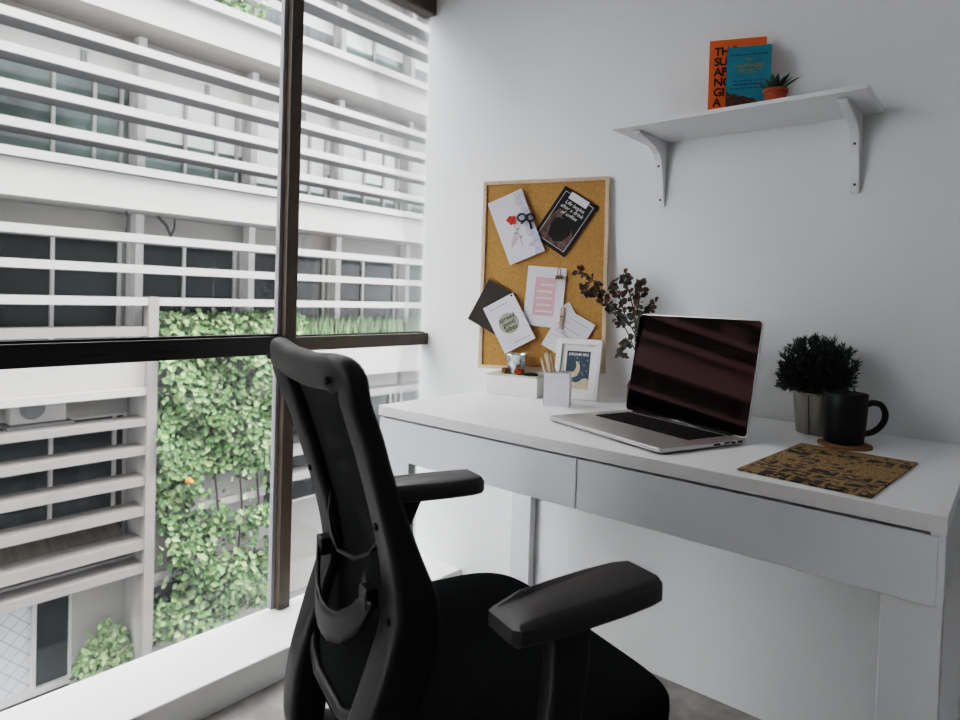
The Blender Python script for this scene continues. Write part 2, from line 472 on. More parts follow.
def frame_path():
    half = [((.05, -.02, .385), (1, 0, 0), .05, .03), ((.085, -.12, .350), (1, 0, 0), .055, .035),
            ((.100, -.205, .338), (1, 0, 0), .062, .045), ((.108, -.246, .375), (1, 0, 0), .062, .05),
            ((.122, -.242, .46), (1, 0, 0), .060, .060), ((.129, -.219, .54), (1, 0, 0), .062, .066),
            ((.130, -.203, .59), (1, 0, 0), .062, .066), ((.127, -.191, .63), (1, 0, 0), .060, .062), ((.130, -.191, .66), (1, 0, 0), .062, .054),
            ((.137, -.203, .72), (1, 0, 0), .062, .038), ((.147, -.227, .80), (1, 0, 0), .060, .029),
            ((.156, -.250, .87), (1, 0, .05), .058, .027), ((.162, -.261, .900), (1, 0, .35), .054, .027),
            ((.164, -.267, .924), (.7, 0, .75), .050, .028), ((.138, -.276, .935), (.12, 0, 1), .044, .028),
            ((.06, -.278, .930), (0, 0, 1), .044, .028), ((0, -.279, .930), (0, 0, 1), .044, .028)]
    full = [(Vector(p), Vector(n), w, d) for p, n, w, d in half]
    full += [(Vector((-p.x, p.y, p.z)), Vector((-n.x, n.y, n.z)), w, d) for p, n, w, d in full[-2::-1]]
    return full

FP = frame_path()
P = catmull([a[0] for a in FP], 6); Nn = catmull([a[1] for a in FP], 6); WD = catmull([(a[2], a[3], 0) for a in FP], 6)
P = [Vector((p.x - .012 * max(0, (p.z - .85) / .08), p.y, p.z)) for p in P]
rings = []
for i, p in enumerate(P):
    T = (P[min(i + 1, len(P) - 1)] - P[max(i - 1, 0)]).normalized()
    N = Nn[i]; Na = Vector((0, 1, 0)).cross(T)
    if Na.length > .5 and p.z > .45: N = Na
    N = (N - T * N.dot(T)).normalized(); D = T.cross(N)
    w, d = WD[i][0], WD[i][1]
    sec = [(x, y + d / 2) for x, y in rrect(w, d, .011, 3)]
    rings.append([p + N * x + D * y for x, y in sec])
MB().loft(rings).build('back_frame', M['chair'], chair, smooth=50)

def back_y(z):  # back face of the frame at height z
    K = [(.36, -.246), (.40, -.246), (.46, -.242), (.54, -.219), (.59, -.203), (.63, -.191), (.66, -.191), (.72, -.203), (.80, -.227), (.87, -.250), (.93, -.276)]
    for (a, b), (c, d) in zip(K, K[1:]):
        if z <= c: return b + (d - b) * max(0, (z - a)) / (c - a)
    return K[-1][1]

def mesh_half(z):
    t = (z - .462) / .13
    return (.118 + .035 * (z - .59) / .33) if t >= 1 else .118 * max(0.02, 1 - (1 - max(t, 0)) ** 2.6) ** .5

def mesh_pt(u, v):
    z = .462 + v * .468
    x = (u * 2 - 1) * mesh_half(z)
    y = back_y(z) + .022 - (0.5 * (.135 ** 2 - x * x)) * (1 if z > .6 else (z - .45) / .15)
    return (x, y, z)
MB().grid(mesh_pt, 24, 40).build('mesh_panel', M['mesh'], chair, smooth=True)
rim = [mesh_pt(0, v / 40) for v in range(40, 2, -1)] + [mesh_pt(u / 16, .045) for u in range(2, 15)] + [mesh_pt(1, v / 40) for v in range(3, 41)]
MB().tube([(x, y - .004, z) for x, y, z in rim], .008, 8).build('mesh_rim', M['chair'], chair, smooth=True)

# lumbar band: shield with a U-shaped cut-out, bowed backwards
outl = [(-.158, .655), (-.122, .655), (-.105, .640), (-.055, .616), (-.02, .611), (.02, .611), (.055, .616), (.105, .640), (.122, .655), (.158, .655),
        (.125, .610), (.078, .580), (.045, .574), (.03, .570), (-.03, .570), (-.045, .574), (-.078, .580), (-.125, .610)]
outl = [(x * .74, z - .004) for x, z in outl]
def lumb(x, z, off):
    return (x, -.200 - .030 * math.cos(min(1, abs(x) / .125) * PI / 2) + off, z)
top = outl[:10]; bot = [outl[0]] + outl[:9:-1] + [outl[9]]
def interp(L, x):
    for (a, b), (c, d) in zip(L, L[1:]):
        if a <= x <= c and c > a: return b + (d - b) * (x - a) / (c - a)
    return L[-1][1]
def lum_fn(off):
    def fn(u, v):
        x = (-.157 + u * .314) * .74
        z0 = interp(bot, x); z1 = interp(top, x)
        return lumb(x, z0 + (z1 - z0) * v, off)
    return fn
MB().grid(lum_fn(0), 48, 4).build('lumbar_support', M['chair'], chair, smooth=True, solid=.006)
for s in (-1, 1):
    MB().cbox((s * .094, -.203, .650), (.026, .018, .026)).build('lumbar_slider', M['chair'], chair, bevel=.003)
    MB().tube([(s * .112, -.188, .735), (s * .085, -.200, .70), (s * .05, -.207, .682), (0, -.212, .676)], .0028, 6).build('lumbar_wire', M['chair'], chair, smooth=True)
for x, z in ((.136, .928), (-.160, .928), (.142, .755), (-.142, .755), (.132, .632), (-.132, .632)):
    y = back_y(z) - (.0 if z > .9 else -.0)
    MB().lathe([(.0, .002), (.0045, .002), (.0045, -.001)], 14, Matrix.Translation((x, y - .0005, z)) @ Matrix.Rotation(R(90), 4, 'X')).build('screw_hole', M['hole'], chair)

# seat cushion
def sup(t, e):
    return math.copysign(abs(t) ** e, t)
def seat_pt(u, v):
    a = u * 2 * PI; b = (v - .5) * PI
    cx, sx = sup(math.cos(a), .27), sup(math.sin(a), .27); cz = sup(math.cos(b), .32); sz = sup(math.sin(b), .5)
    x = .243 * cx * cz; y = .232 * sx * cz
    z = .463 + .037 * sz
    if sz > 0: z -= .010 * sz * max(0, (y - .12) / .1) ** 2 + .006 * sz * math.exp(-(x / .12) ** 2) * (1 if y < .15 else .6)
    x *= 1 - .06 * max(0, (y - .1) / .13) ** 2
    if y < 0: x *= 1 - .32 * (y / -.232) ** 2; y *= .80
    return (x, y - .006, z)
MB().grid(seat_pt, 64, 24).build('seat_cushion', M['fabric'], chair, smooth=True)
MB().prism(rrect(.40, .40, .06), 'z', .405, .434, Matrix.Translation((0, .02, 0)) @ Matrix.Diagonal((.85, .85, 1, 1))).build('seat_shell', M['chair'], chair, bevel=.008)
MB().box((-.075, -.12, .365), (.075, .10, .405)).build('tilt_mechanism', M['chair'], chair, bevel=.01)

def pad_mb(s):
    m = MB(); dz, ky = (-.008, .94) if s > 0 else (0, 1)
    prof = [(-.112, .222, .272), (-.104, .216, .279), (-.06, .205, .281), (0, .197, .280), (.06, .191, .277), (.11, .190, .272), (.132, .195, .267), (.142, .206, .258)]
    def ring(z, ins, drop=0):
        l, r = [], []
        for y, a, b in prof:
            yy = max(-.112 + ins * 1.2, min(.142 - ins, y)); zz = z
            if drop and y < -.07: zz = z - drop * (-.07 - y) / .048
            l.append((s * (a + ins), yy * ky, zz + dz)); r.append((s * (b - ins), yy * ky, zz + dz))
        return l + r[::-1]
    rings = [ring(.655, .005), ring(.659, .0), ring(.676, .0), ring(.6845, .005, .010), ring(.6865, .009, .010)]
    m.loft(rings); return m
for s in (-1, 1):
    pad_mb(s).build('armrest', M['chairpad'], chair, smooth=35)
    path = [(.238, -.004, .661 if s < 0 else .653), (.256, -.018, .60), (.266, -.034, .545), (.268, -.045, .47), (.255, -.05, .42), (.20, -.05, .392), (.05, -.03, .388)]
    pts = catmull(path, 5); rg = []
    for i, p in enumerate(pts):
        T = (pts[min(i + 1, len(pts) - 1)] - pts[max(i - 1, 0)]).normalized()
        N = Vector((0, 1, 0)); N = (N - T * N.dot(T)).normalized(); D = T.cross(N)
        wv = .058 - .010 * min(1, i / 10)
        rg.append([Vector((s * q.x, q.y, q.z)) for q in [p + N * x + D * y for x, y in rrect(wv, .030, .008, 3)]])
    MB().loft(rg).build('armrest_post', M['chair'], chair, smooth=45)
MB().lathe([(0, .10), (.028, .10), (.028, .24), (.016, .245), (.016, .37), (0, .37)], 24, Matrix.Translation((0, -.01, 0))).build('gas_lift', M['chair'], chair, smooth=40)
MB().lathe([(0, .07), (.045, .07), (.045, .115), (.03, .13), (0, .13)], 24, Matrix.Translation((0, -.01, 0))).build('base_hub', M['chair'], chair, smooth=40)
for k in range(5):
    a = R(72 * k + 18); dx, dy = math.cos(a), math.sin(a)
    lg = MB().tube([(dx * .03, dy * .03 - .01, .10), (dx * .16, dy * .16 - .01, .092), (dx * .29, dy * .29 - .01, .070)], [.026, .022, .016], 10).build('base_leg', M['chair'], chair, smooth=True)
    MB().lathe([(0, -.022), (.024, -.022), (.027, -.014), (.027, .014), (.024, .022), (0, .022)], 20,
               Matrix.Translation((dx * .285, dy * .285 - .01, .0275)) @ Matrix.Rotation(a + 1.1, 4, 'Z') @ Matrix.Rotation(R(90), 4, 'X')).build('caster', M['chair'], lg, smooth=40)

# ------------------------------------------------------------------ laptop
LW, LD = .3465, .2384
lap = thing('laptop', 'open silver laptop with a dark glossy screen on the desk', 'laptop', (.014, -.403, .75), R(-20.4))
MB().prism(rrect(LW, LD, .012), 'z', .0035, .0125).build('base', M['alu'], lap, bevel=.002)
MB().prism(rrect(LW - .02, LD - .02, .012), 'z', .0004, .0036).build('underside', M['bezel'], lap)
MB().box((-.138, -.012, .0122), (.138, .095, .0128)).build('keyboard_well', M['key'], lap)
kb = MB()
rows = [(14, .009), (14, .0165), (14, .0165), (13, .0165), (12, .0165), (9, .0165)]
y = .0925
for n, hgt in rows:
    w = .2735 / n
    y -= hgt + .0018
    for k in range(n):
        ww = w
        if n == 9:
            pass
        x0 = -.1367 + k * w
        kb.box((x0 + .001, y, .0128), (x0 + w - .001, y + hgt, .0141))
kb.build('keys', M['key'], lap, bevel=.0004, seg=1)
MB().prism(rrect(.102, .070, .004), 'z', .0124, .0127, Matrix.Translation((0, -.066, 0))).build('trackpad', mat('trackpad_glass', (.55, .54, .53), .3, .6), lap)
pt = MB()
for y0, w in ((.02, .018), (.05, .014), (.07, .012), (.088, .014)):
    pt.box((LW / 2 - .0005, y0, .006), (LW / 2 + .0003, y0 + w, .010))
pt.build('ports', M['bezel'], lap)
MB().tube([(-.14, LD / 2 - .008, .0125), (.14, LD / 2 - .008, .0125)], .006, 12).build('hinge', M['bezel'], lap, smooth=True)
LM = Matrix.Translation((0, LD / 2 - .006, .013)) @ Matrix.Rotation(R(90 - 9.0), 4, 'X')
LM2 = LM @ Matrix.Translation((0, LD / 2, 0))
lid = MB().prism(rrect(LW, LD, .010), 'z', -.006, -.001, LM2).build('lid', M['alu'], lap, bevel=.0015)
MB().prism(rrect(LW - .003, LD - .003, .009), 'z', -.001, -.0004, LM2).build('bezel', M['bezel'], lid)
MB().prism(rrect(LW - .004, LD - .004, .009), 'z', -.0004, .0002, LM2).build('screen', M['screen'], lid)

# ------------------------------------------------------------------ cork board and papers (all measured in the board's own plane)
BO = Vector((-.450, -.113, .8170)); ba, bt, bro = .396, .055, .017
ux = Vector((math.cos(ba), math.sin(ba), 0)); nn = Vector((math.sin(ba), -math.cos(ba), 0))
upv = math.cos(bt) * Vector((0, 0, 1)) - math.sin(bt) * nn
BU = math.cos(bro) * ux + math.sin(bro) * upv; BV = -math.sin(bro) * ux + math.cos(bro) * upv; BN = BU.cross(BV)
BM = frameM(BO, BU, BV, BN)
BW, BH, FW = .38, .57, .011
board = thing('cork_board', 'pine-framed cork pin board leaning on the wall behind the desk items', 'pin board', tuple(BO))
board.matrix_world = BM
fr = MB()
fr.prism([(-BW / 2, 0), (BW / 2, 0), (BW / 2 - FW, FW), (-BW / 2 + FW, FW)], 'z', -.011, .003)
fr.prism([(-BW / 2, BH), (-BW / 2 + FW, BH - FW), (BW / 2 - FW, BH - FW), (BW / 2, BH)], 'z', -.011, .003)
fr.prism([(-BW / 2, 0), (-BW / 2 + FW, FW), (-BW / 2 + FW, BH - FW), (-BW / 2, BH)], 'z', -.011, .003)
fr.prism([(BW / 2, 0), (BW / 2, BH), (BW / 2 - FW, BH - FW), (BW / 2 - FW, FW)], 'z', -.011, .003)
fr.build('board_frame', M['pine'], board, bevel=.001)
MB().box((-BW / 2 + FW, FW, -.009), (BW / 2 - FW, BH - FW, -.003)).build('cork_panel', M['cork'], board)

def paper(name, label, c, w, h, rot, off, material, thick=.0008, bend=0, cat='card', group=None):
    """sheet centred at c (board coordinates), turned by rot degrees, lifted by off"""
    o = thing(name, label, cat, (0, 0, 0), 0, group)
    o.matrix_world = BM @ Matrix.Translation((c[0], c[1] + .003, off)) @ Matrix.Rotation(R(rot), 4, 'Z')
    def fn(u, v):
        x = (u - .5) * w; y = (v - .5) * h
        return (x, y, bend * (abs(u - .5) * 2) ** 2)
    MB().grid(fn, 8, 8).build('sheet', material, o, solid=thick, smooth=False)
    return o
def T2(x, y, z=.001, rot=0):
    return Matrix.Translation((x, y, z)) @ Matrix.Rotation(R(rot), 4, 'Z')
def lines_mb(rows, h, z=.0008):
    m = MB()
    for y, x0, x1 in rows:
        x = x0
        while x < x1:
            l = min(random.uniform(.006, .013), x1 - x)
            m.box((x, y - h / 2, z), (x + l, y + h / 2, z + .0003)); x += l + h * .9
    return m

def print_rows(rows, h, z, name, material, parent):
    for row in rows:
        lines_mb([row], h, z).build(name, material, parent)

# rose card with navy bow
c1 = paper('greeting_card', 'white greeting card with a red rose and scalloped edge, tied with a dark bow', (-.083, .424), .113, .203, 22, .008, M['paper'], cat='greeting card')
m = MB()
flap = [(.022, .1), (.055, .1015), (.0565, -.1015), (.030, -.1015)]
pts = [(.0565, .1015), (.0565, -.1015)]
for k in range(13):
    yy = -.1015 + k * .203 / 12
    pts.append((.026 + .006 * math.sin(k * 2.3) + (.004 if k % 2 else -.002), yy))
m.prism(pts, 'z', .0008, .0018); m.build('lace_flap', M['lace'], c1)
m = MB()
for k in range(11):
    a = k * 2.39996; r = .0035 * math.sqrt(k)
    m.lathe([(0, .0004), (.006, .0002), (.0045, -.0002)], 8, Matrix.Translation((-.004 + r * math.cos(a), .024 + r * math.sin(a), .0014 + .0001 * k)))
m.build('rose_print', M['red'], c1)
m = MB(); m.tube([(-.004, .014, .001), (.000, -.015, .001), (.002, -.06, .001)], .0009, 5)
for dx, yy in ((.008, -.01), (-.009, -.02), (.007, -.035)):
    m.prism([(0, yy), (dx, yy + .006), (dx * 1.3, yy + .002), (dx * .7, yy - .003)], 'z', .0008, .0012)
m.build('stem_print', M['greyink'], c1)
m = MB(); m.prism([(-.012, -.015), (-.004, -.012), (-.006, -.03), (-.03, -.055), (-.034, -.05)], 'z', .0006, .001); m.build('hand_print', M['palepink'], c1)
m = MB()
for s, a0 in ((-1, 150), (1, 20)):
    loop = [(0, 0, .004)] + [(s * (.013 + .013 * math.cos(R(q)) * -1), .011 * math.sin(R(q)), .008) for q in range(20, 345, 25)] + [(0, 0, .004)]
    m.tube(loop, .003, 6)
m.tube([(0, 0, .004), (-.010, -.014, .007), (-.016, -.018, .006)], .0028, 6)
m.tube([(0, 0, .004), (.012, -.016, .007), (.016, -.034, .004)], .0030, 6)
m.lathe([(0, .006), (.005, .004), (.006, 0), (.004, -.004)], 10, Matrix.Translation((0, 0, .006)))
for v in m.bm.verts: v.co = T2(.040, .012, 0, -22) @ v.co
m.build('bow', M['ribbon'], c1, smooth=True)

# black coffee poster
pc = paper('coffee_poster', 'black card about coffee with white lettering and a white label across its top', (.0636, .438), .118, .176, -33.5, .002, M['blackpaper'], cat='poster')
m = MB(); a, b, t = .049, .077, .0012
for p0, p1 in (((-a, -b), (a, -b + t)), ((-a, b - t), (a, b)), ((-a, -b), (-a + t, b)), ((a - t, -b), (a, b))):
    m.box((*p0, .0006), (*p1, .001))
m.build('border_line', M['white'], pc)
MB().prism([(-.048, -.075), (.048, -.075), (.048, -.03), (.03, -.01), (.012, .004), (-.016, .006), (-.02, .022), (-.034, .026), (-.048, -.01)], 'z', .0005, .0008).build('photo_print', M['smoke'], pc)
MB().prism([(-.032, -.024), (-.026, .0), (.002, .006), (.028, -.004), (.036, -.026), (.026, -.054), (.004, -.066), (-.022, -.056)], 'z', .0008, .0011).build('cup_print', M['blackpaper'], pc)
text_mesh('Life begins\nafter a drink\nof coffee', .0155, 'lettering', M['white'], pc, T2(0, .036, .0012), shear=.25, bold=0, line=.98)
MB().box((-.031, .062, .0012), (.031, .084, .002)).build('label', M['paper'], pc)

# charcoal card behind the round-emblem card
bcard = paper('charcoal_card', 'plain charcoal card sticking out past the left edge of the cork board', (-.150, .183), .098, .137, -28, .008, M['greycard'])
gv = paper('round_emblem_card', 'white card with a sage green round emblem overlapping the charcoal card', (-.0935, .1345), .104, .152, 28.5, .0165, M['paper'], cat='card')
MB().lathe([(0, .0012), (.031, .0012), (.031, .0004)], 40).build('round_emblem', M['sage'], gv)
text_mesh('spread\ngood\nvibes',   .0195, 'lettering', M['ink'], gv, T2(0, 0, .0016, 0), bold=.0001, line=.85, shear=.15)
print_rows([(.058, -.035, .025), (-.060, -.01, .04)], .0022, .0008, 'lettering', M['greyink'], gv)
print_rows([(.045, -.03, .03), (-.04, -.04, .0), (-.05, -.03, .02), (.035, -.045, -.02)], .0016, .0008, 'faint_lettering', M['palepink'], gv)
MB().lathe([(0, .004), (.003, .003), (.003, 0)], 10, Matrix.Translation((.044, .070, 0))).build('pin', M['ink'], gv)

# pink text card with brass clip
pk = paper('pink_print_card', 'white card with a pink panel of white lines under a brass clip', (.009, .2155), .1155, .177, -4.5, .003, M['paper'])
MB().box((-.031, -.056, .0005), (.031, .057, .0009)).build('pink_panel', M['pinkink'], pk)
m = MB()
for yy, xa, xb in ((.036, -.014, .025), (.016, -.023, .023), (-.004, -.023, .02), (-.024, -.022, .02), (-.043, -.024, .024)):
    x = xa
    while x < xb:
        l = random.uniform(.0018, .0034)
        m.box((x, yy - .0032, .0010), (x + l, yy + random.uniform(.0018, .0036), .0013)); x += l + .0011
m.build('text_lines', M['white'], pk)
clip = thing('bulldog_clip', 'small brass clip holding the top corner of the pink panel card', 'clip')
clip.matrix_world = BM @ Matrix.Translation((.052, .277, .005))
MB().prism([(-.012, -.006), (.012, -.006), (.010, .004), (-.010, .004)], 'z', -.0015, .006).build('jaw', M['brass'], clip, bevel=.001)
MB().tube([(-.004, .002, .005), (-.004, .022, .004), (0, .026, .004), (.004, .022, .004), (.004, .002, .005)], .0012, 6).build('handle', M['brass'], clip)

# notes
n2 = paper('blank_note', 'small blank white note peeking out behind the lower right notes', (.078, .176), .034, .038, 30, .002, M['paper'], cat='note')
n1 = paper('handwritten_note', 'white note with faint handwritten lines at the lower right of the cork board', (.082, .105), .108, .129, -29, .0045, M['paper'], cat='note')
print_rows([(.045, -.02, .04), (.015, -.045, .03), (-.005, -.04, .02)], .0018, .0008, 'handwriting', M['greyink'], n1)
print_rows([(.03, -.035, .02), (.0, -.04, -.005), (-.02, -.045, .0)], .0032, .0008, 'pink_handwriting', M['palepink'], n1)
peg = thing('wooden_peg', 'slim wooden clothes peg clipping the handwritten note beside the pink panel card', 'clothes peg')
peg.matrix_world = BM @ Matrix.Translation((.062, .155, .007)) @ Matrix.Rotation(R(-6), 4, 'Z')
MB().prism([(-.006, .032), (-.002, .034), (-.001, -.03), (-.004, -.032)], 'z', 0, .006).build('peg_half', M['pine'], peg, bevel=.0006)
MB().prism([(.006, .032), (.002, .034), (.001, -.03), (.004, -.032)], 'z', 0, .006).build('peg_half', M['pine'], peg, bevel=.0006)
MB().tube([(-.005, .006, .007), (.005, .006, .007)], .002, 8).build('peg_spring', M['brass'], peg)

# ------------------------------------------------------------------ things on the left of the desk
bx = thing('storage_box', 'flat white box with a pale green lid on the left end of the desk', 'box', (-.473, -.219, .75), R(15))
MB().box((-.077, 0, 0), (.077, .135, .0545)).build('box_body', M['boxwhite'], bx, bevel=.001)
MB().box((-.077, .075, .0595), (.077, .1345, .0668)).build('lid_step', M['boxwhite'], bx, bevel=.001)
MB().box((-.0785, -.0015, .0547), (.0785, .1365, .0593)).build('lid', M['boxlid'], bx, bevel=.001)
BZ = .75 + .0595
gl = thing('glass_votive', 'small silvered glass cup standing on the pale green box lid', 'glass cup', (-.488, -.178, BZ))
MB().lathe([(0, .0005), (.022, .0005), (.024, .004), (.030, .05), (.0335, .056), (.0325, .057), (.028, .05), (.022, .006), (0, .005)], 28).build('cup', M['tin'], gl, smooth=40)
def curl(name, label, loc, material, n, r, seed, cat):
    rnd = random.Random(seed); o = thing(name, label, cat, loc, rnd.uniform(0, 6))
    for k in range(n):
        m = MB(); a0 = rnd.uniform(0, 6.28); h0 = rnd.uniform(.003, .008); rr = r * rnd.uniform(.6, 1)
        def fn(u, v):
            a = a0 + (u - .5) * 2.6; q = rr * (1 - .25 * v)
            return (q * math.cos(a) - rr * .6 * math.cos(a0), q * math.sin(a) - rr * .6 * math.sin(a0), .001 + v * (h0 + .008) + .003 * math.sin(u * PI * 3))
        m.grid(fn, 10, 3); m.build('petal', material, o, smooth=True, solid=.0012)
    return o
curl('dried_pod', 'curled brown dried pod on the box lid left of the glass cup', (-.505, -.205, BZ), M['driedbrown'], 5, .015, 3, 'dried flower')
curl('dried_orange_peel', 'orange-red dried peel on the box lid in front of the glass cup', (-.462, -.197, BZ), M['driedorange'], 6, .017, 5, 'dried fruit')
tw = thing('dried_twig', 'dark dried twig at the right end of the box lid', 'twig', (-.425, -.19, BZ))
MB().tube([(-.024, -.004, .003), (-.008, 0, .0045), (.008, .004, .005), (.018, .007, .003)], [.003, .0045, .004, .002], 7).build('stick', M['twig'], tw, smooth=True)
MB().prism([(-.004, .004), (.006, .012), (.016, .008), (.008, .002)], 'z', .002, .004).build('dry_leaf', M['driedbrown'], tw)

ca = R(27); cup = thing('pen_cup', 'square pen cup covered in white grid paper on the desk', 'pen cup', (-.302, -.243, .75), ca)
cm = MB(); hw = .0335; th = .002
cm.box((-hw, -hw, 0), (hw, hw, .003))
cm.box((-hw, -hw, .003), (hw, -hw + th, .086)); cm.box((-hw, hw - th, .003), (hw, hw, .086))
cm.box((-hw, -hw + th, .003), (-hw + th, hw - th, .086)); cm.box((hw - th, -hw + th, .003), (hw, hw - th, .086))
cm.build('cup_wall', M['gridpaper'], cup)
CMx = Matrix.Translation((-.302, -.243, .75)) @ Matrix.Rotation(ca, 4, 'Z')
pens = [((-.026, -.014), (-.010, .01), .128, 'leftmost beige pencil in the grid pen cup'),
        ((-.019, .004), (.0, .016), .139, 'second beige pencil from the left in the grid pen cup'),
        ((-.012, -.006), (.004, -.012), .142, 'third beige pencil from the left in the grid pen cup'),
        ((-.004, .006), (.012, .004), .137, 'rightmost beige pencil in the grid pen cup')]
for (tx, ty), (bx_, by_), L, lab in pens:
    a = CMx @ Vector((bx_, by_, .004)); b = CMx @ Vector((tx - .020, ty, L))
    d = (b - a).normalized()
    p = thing('pencil', lab, 'pencil', tuple(a), 0, 'beige pencils in the pen cup')
    q = d.to_track_quat('Z', 'Y'); p.rotation_mode = 'QUATERNION'; p.rotation_quaternion = q
    LL = (b - a).length
    MB().lathe([(0, 0), (.0037, 0), (.0037, LL - .014), (.0012, LL - .003)], 6).build('shaft', M['pencil'], p)
    MB().lathe([(.0012, LL - .003), (0.0002, LL)], 6).build('tip', M['graphite'], p)

# picture frame (leaning back on its easel leg)
fo = Vector((-.318, -.1335, .7512)); fa, fl = .288, .25
PM = Matrix.Translation(fo) @ Matrix.Rotation(fa, 4, 'Z') @ Matrix.Rotation(-fl, 4, 'X') @ Matrix.Rotation(R(90), 4, 'X')
pf = thing('picture_frame', 'small white picture frame with a navy moon print on the desk', 'picture frame')
pf.matrix_world = PM
W_, H_, B_ = .130, .172, .016
m = MB()
m.prism([(-W_ / 2, 0), (W_ / 2, 0), (W_ / 2 - B_, B_), (-W_ / 2 + B_, B_)], 'z', -.016, .0)
m.prism([(-W_ / 2, H_), (-W_ / 2 + B_, H_ - B_), (W_ / 2 - B_, H_ - B_), (W_ / 2, H_)], 'z', -.016, .0)
m.prism([(-W_ / 2, 0), (-W_ / 2 + B_, B_), (-W_ / 2 + B_, H_ - B_), (-W_ / 2, H_)], 'z', -.016, .0)
m.prism([(W_ / 2, 0), (W_ / 2, H_), (W_ / 2 - B_, H_ - B_), (W_ / 2 - B_, B_)], 'z', -.016, .0)
m.build('frame_moulding', M['frame'], pf, bevel=.001)
MB().box((-W_ / 2 + B_, B_, -.012), (W_ / 2 - B_, H_ - B_, -.008)).build('mount', M['mount'], pf)
pr = MB().box((-.034, .030, -.008), (.034, .138, -.0075)).build('print', M['navy'], pf)
cres = []
for k in range(17):
    a = R(-150 + k * 195 / 16); cres.append((-.014 + .026 * math.cos(a) * .8, .088 + .026 * math.sin(a)))
for k in range(15, 0, -1):
    a = R(-150 + k * 195 / 16); cres.append((-.023 + .0235 * math.cos(a) * .8, .0965 + .0235 * math.sin(a)))
cres = [(max(-.034, x), y) for x, y in cres]
MB().prism(cres, 'z', -.0075, -.007).build('moon', M['cream'], pr)
cl = [(-.034, .030), (.034, .030), (.034, .058), (.026, .062), (.016, .060), (.008, .052), (-.002, .048), (-.012, .050), (-.022, .046), (-.034, .050)]
MB().prism(cl, 'z', -.0075, -.0071).build('cloud', M['cream'], pr)
m = MB()
for x, y in ((.004, .108), (.018, .098), (.026, .082), (.012, .078), (-.004, .118), (.027, .112), (.016, .072), (.0, .068)):
    m.lathe([(0, .0005), (.0012, .0003)], 6, Matrix.Translation((x, y, -.0075)))
m.build('stars', M['white'], pr)
text_mesh('DREAM BIG', .0108, 'lettering', M['white'], pr, T2(0, .128, -.0071), bold=.0001, space=1.05)
MB().box((-.02, -.0, -.0175), (.02, H_ * .8, -.016)).build('back_panel', M['ink'], pf)
sl = MB(); sl.prism([(-.018, .012), (.018, .012), (.012, .10), (-.012, .10)], 'z', 0, .002, Matrix.Translation((0, .02, -.062)) @ Matrix.Rotation(R(24.5), 4, 'X'))
sl.build('easel_leg', M['ink'], pf)

# vase and dried branches behind the laptop
vz = thing('bud_vase', 'small amber bottle vase half hidden behind the laptop screen', 'vase', (-.158, -.058, .75))
MB().lathe([(0, .0), (.030, .0), (.034, .004), (.034, .052), (.028, .064), (.014, .072), (.013, .085), (.016, .088), (.011, .088), (.011, .07), (0, .06)], 28).build('bottle', M['amber'], vz, smooth=40)
br = thing('dried_branch', 'dried dark-leaved branch standing in the amber vase behind the laptop', 'dried plant', (-.158, -.058, .75))
stems = [[(0, 0, .03), (-.004, 0, .09), (-.02, .004, .16), (-.022, .0, .23), (-.035, -.01, .30), (-.052, -.02, .355)],
         [(-.012, .002, .13), (-.04, -.012, .20), (-.075, -.03, .25), (-.10, -.045, .285), (-.125, -.055, .335), (-.165, -.065, .362)],
         [(-.018, .002, .17), (.0, -.01, .22), (.025, -.015, .255), (.042, -.018, .275)],
         [(-.020, .002, .19), (-.045, -.012, .24), (-.06, -.02, .29), (-.075, -.03, .33)],
         [(-.016, .002, .15), (-.035, -.02, .165), (-.042, -.026, .145), (-.046, -.028, .125)],
         [(-.022, 0, .22), (-.005, -.015, .27), (-.002, -.018, .31), (.004, -.02, .325)],
         [(-.1, -.045, .285), (-.118, -.055, .30), (-.135, -.06, .30), (-.15, -.062, .315)]]
m = MB()
for s in stems: m.tube(catmull(s, 4), .0014, 5)
m.build('stem', M['twig'], br)
def leafshape(m, p, d, s, nrm, fold=.25):
    d = d.normalized(); side = d.cross(nrm)
    if side.length < 1e-4: side = d.orthogonal()
    side.normalize(); n = side.cross(d).normalized()
    v = [p, p + d * s * .35 + side * s * .34 + n * s * fold * .5, p + d * s, p + d * s * .35 - side * s * .34 + n * s * fold * .5, p + d * s * .75 + side * s * .25 + n * s * fold * .3, p + d * s * .75 - side * s * .25 + n * s * fold * .3]
    m._add([tuple(x) for x in v], [(0, 1, 4, 2), (0, 2, 5, 3)])
rnd = random.Random(11)
for mat_, share in ((M['leafdark'], 0), (M['leafbrown'], 1)):
    m = MB()
    for si, s in enumerate(stems):
        c = catmull(s, 12)
        start = int(len(c) * (.45 if si == 0 else .25))
        for i in range(start, len(c)):
            for k in range(2):
                brown = rnd.random() < (.5 if c[i].z > .26 else .15)
                d = Vector((rnd.uniform(-1, 1), rnd.uniform(-.6, .6), rnd.uniform(-.6, 1)))
                n = Vector((rnd.uniform(-.6, .6), -1, rnd.uniform(-.5, .8)))
                sz = rnd.uniform(.013, .023)
                skip = rnd.random() < .32
                if brown == bool(share) and not skip:
                    leafshape(m, c[i] + d * .004, d, sz, n)
    m.build('leaves', mat_, br)

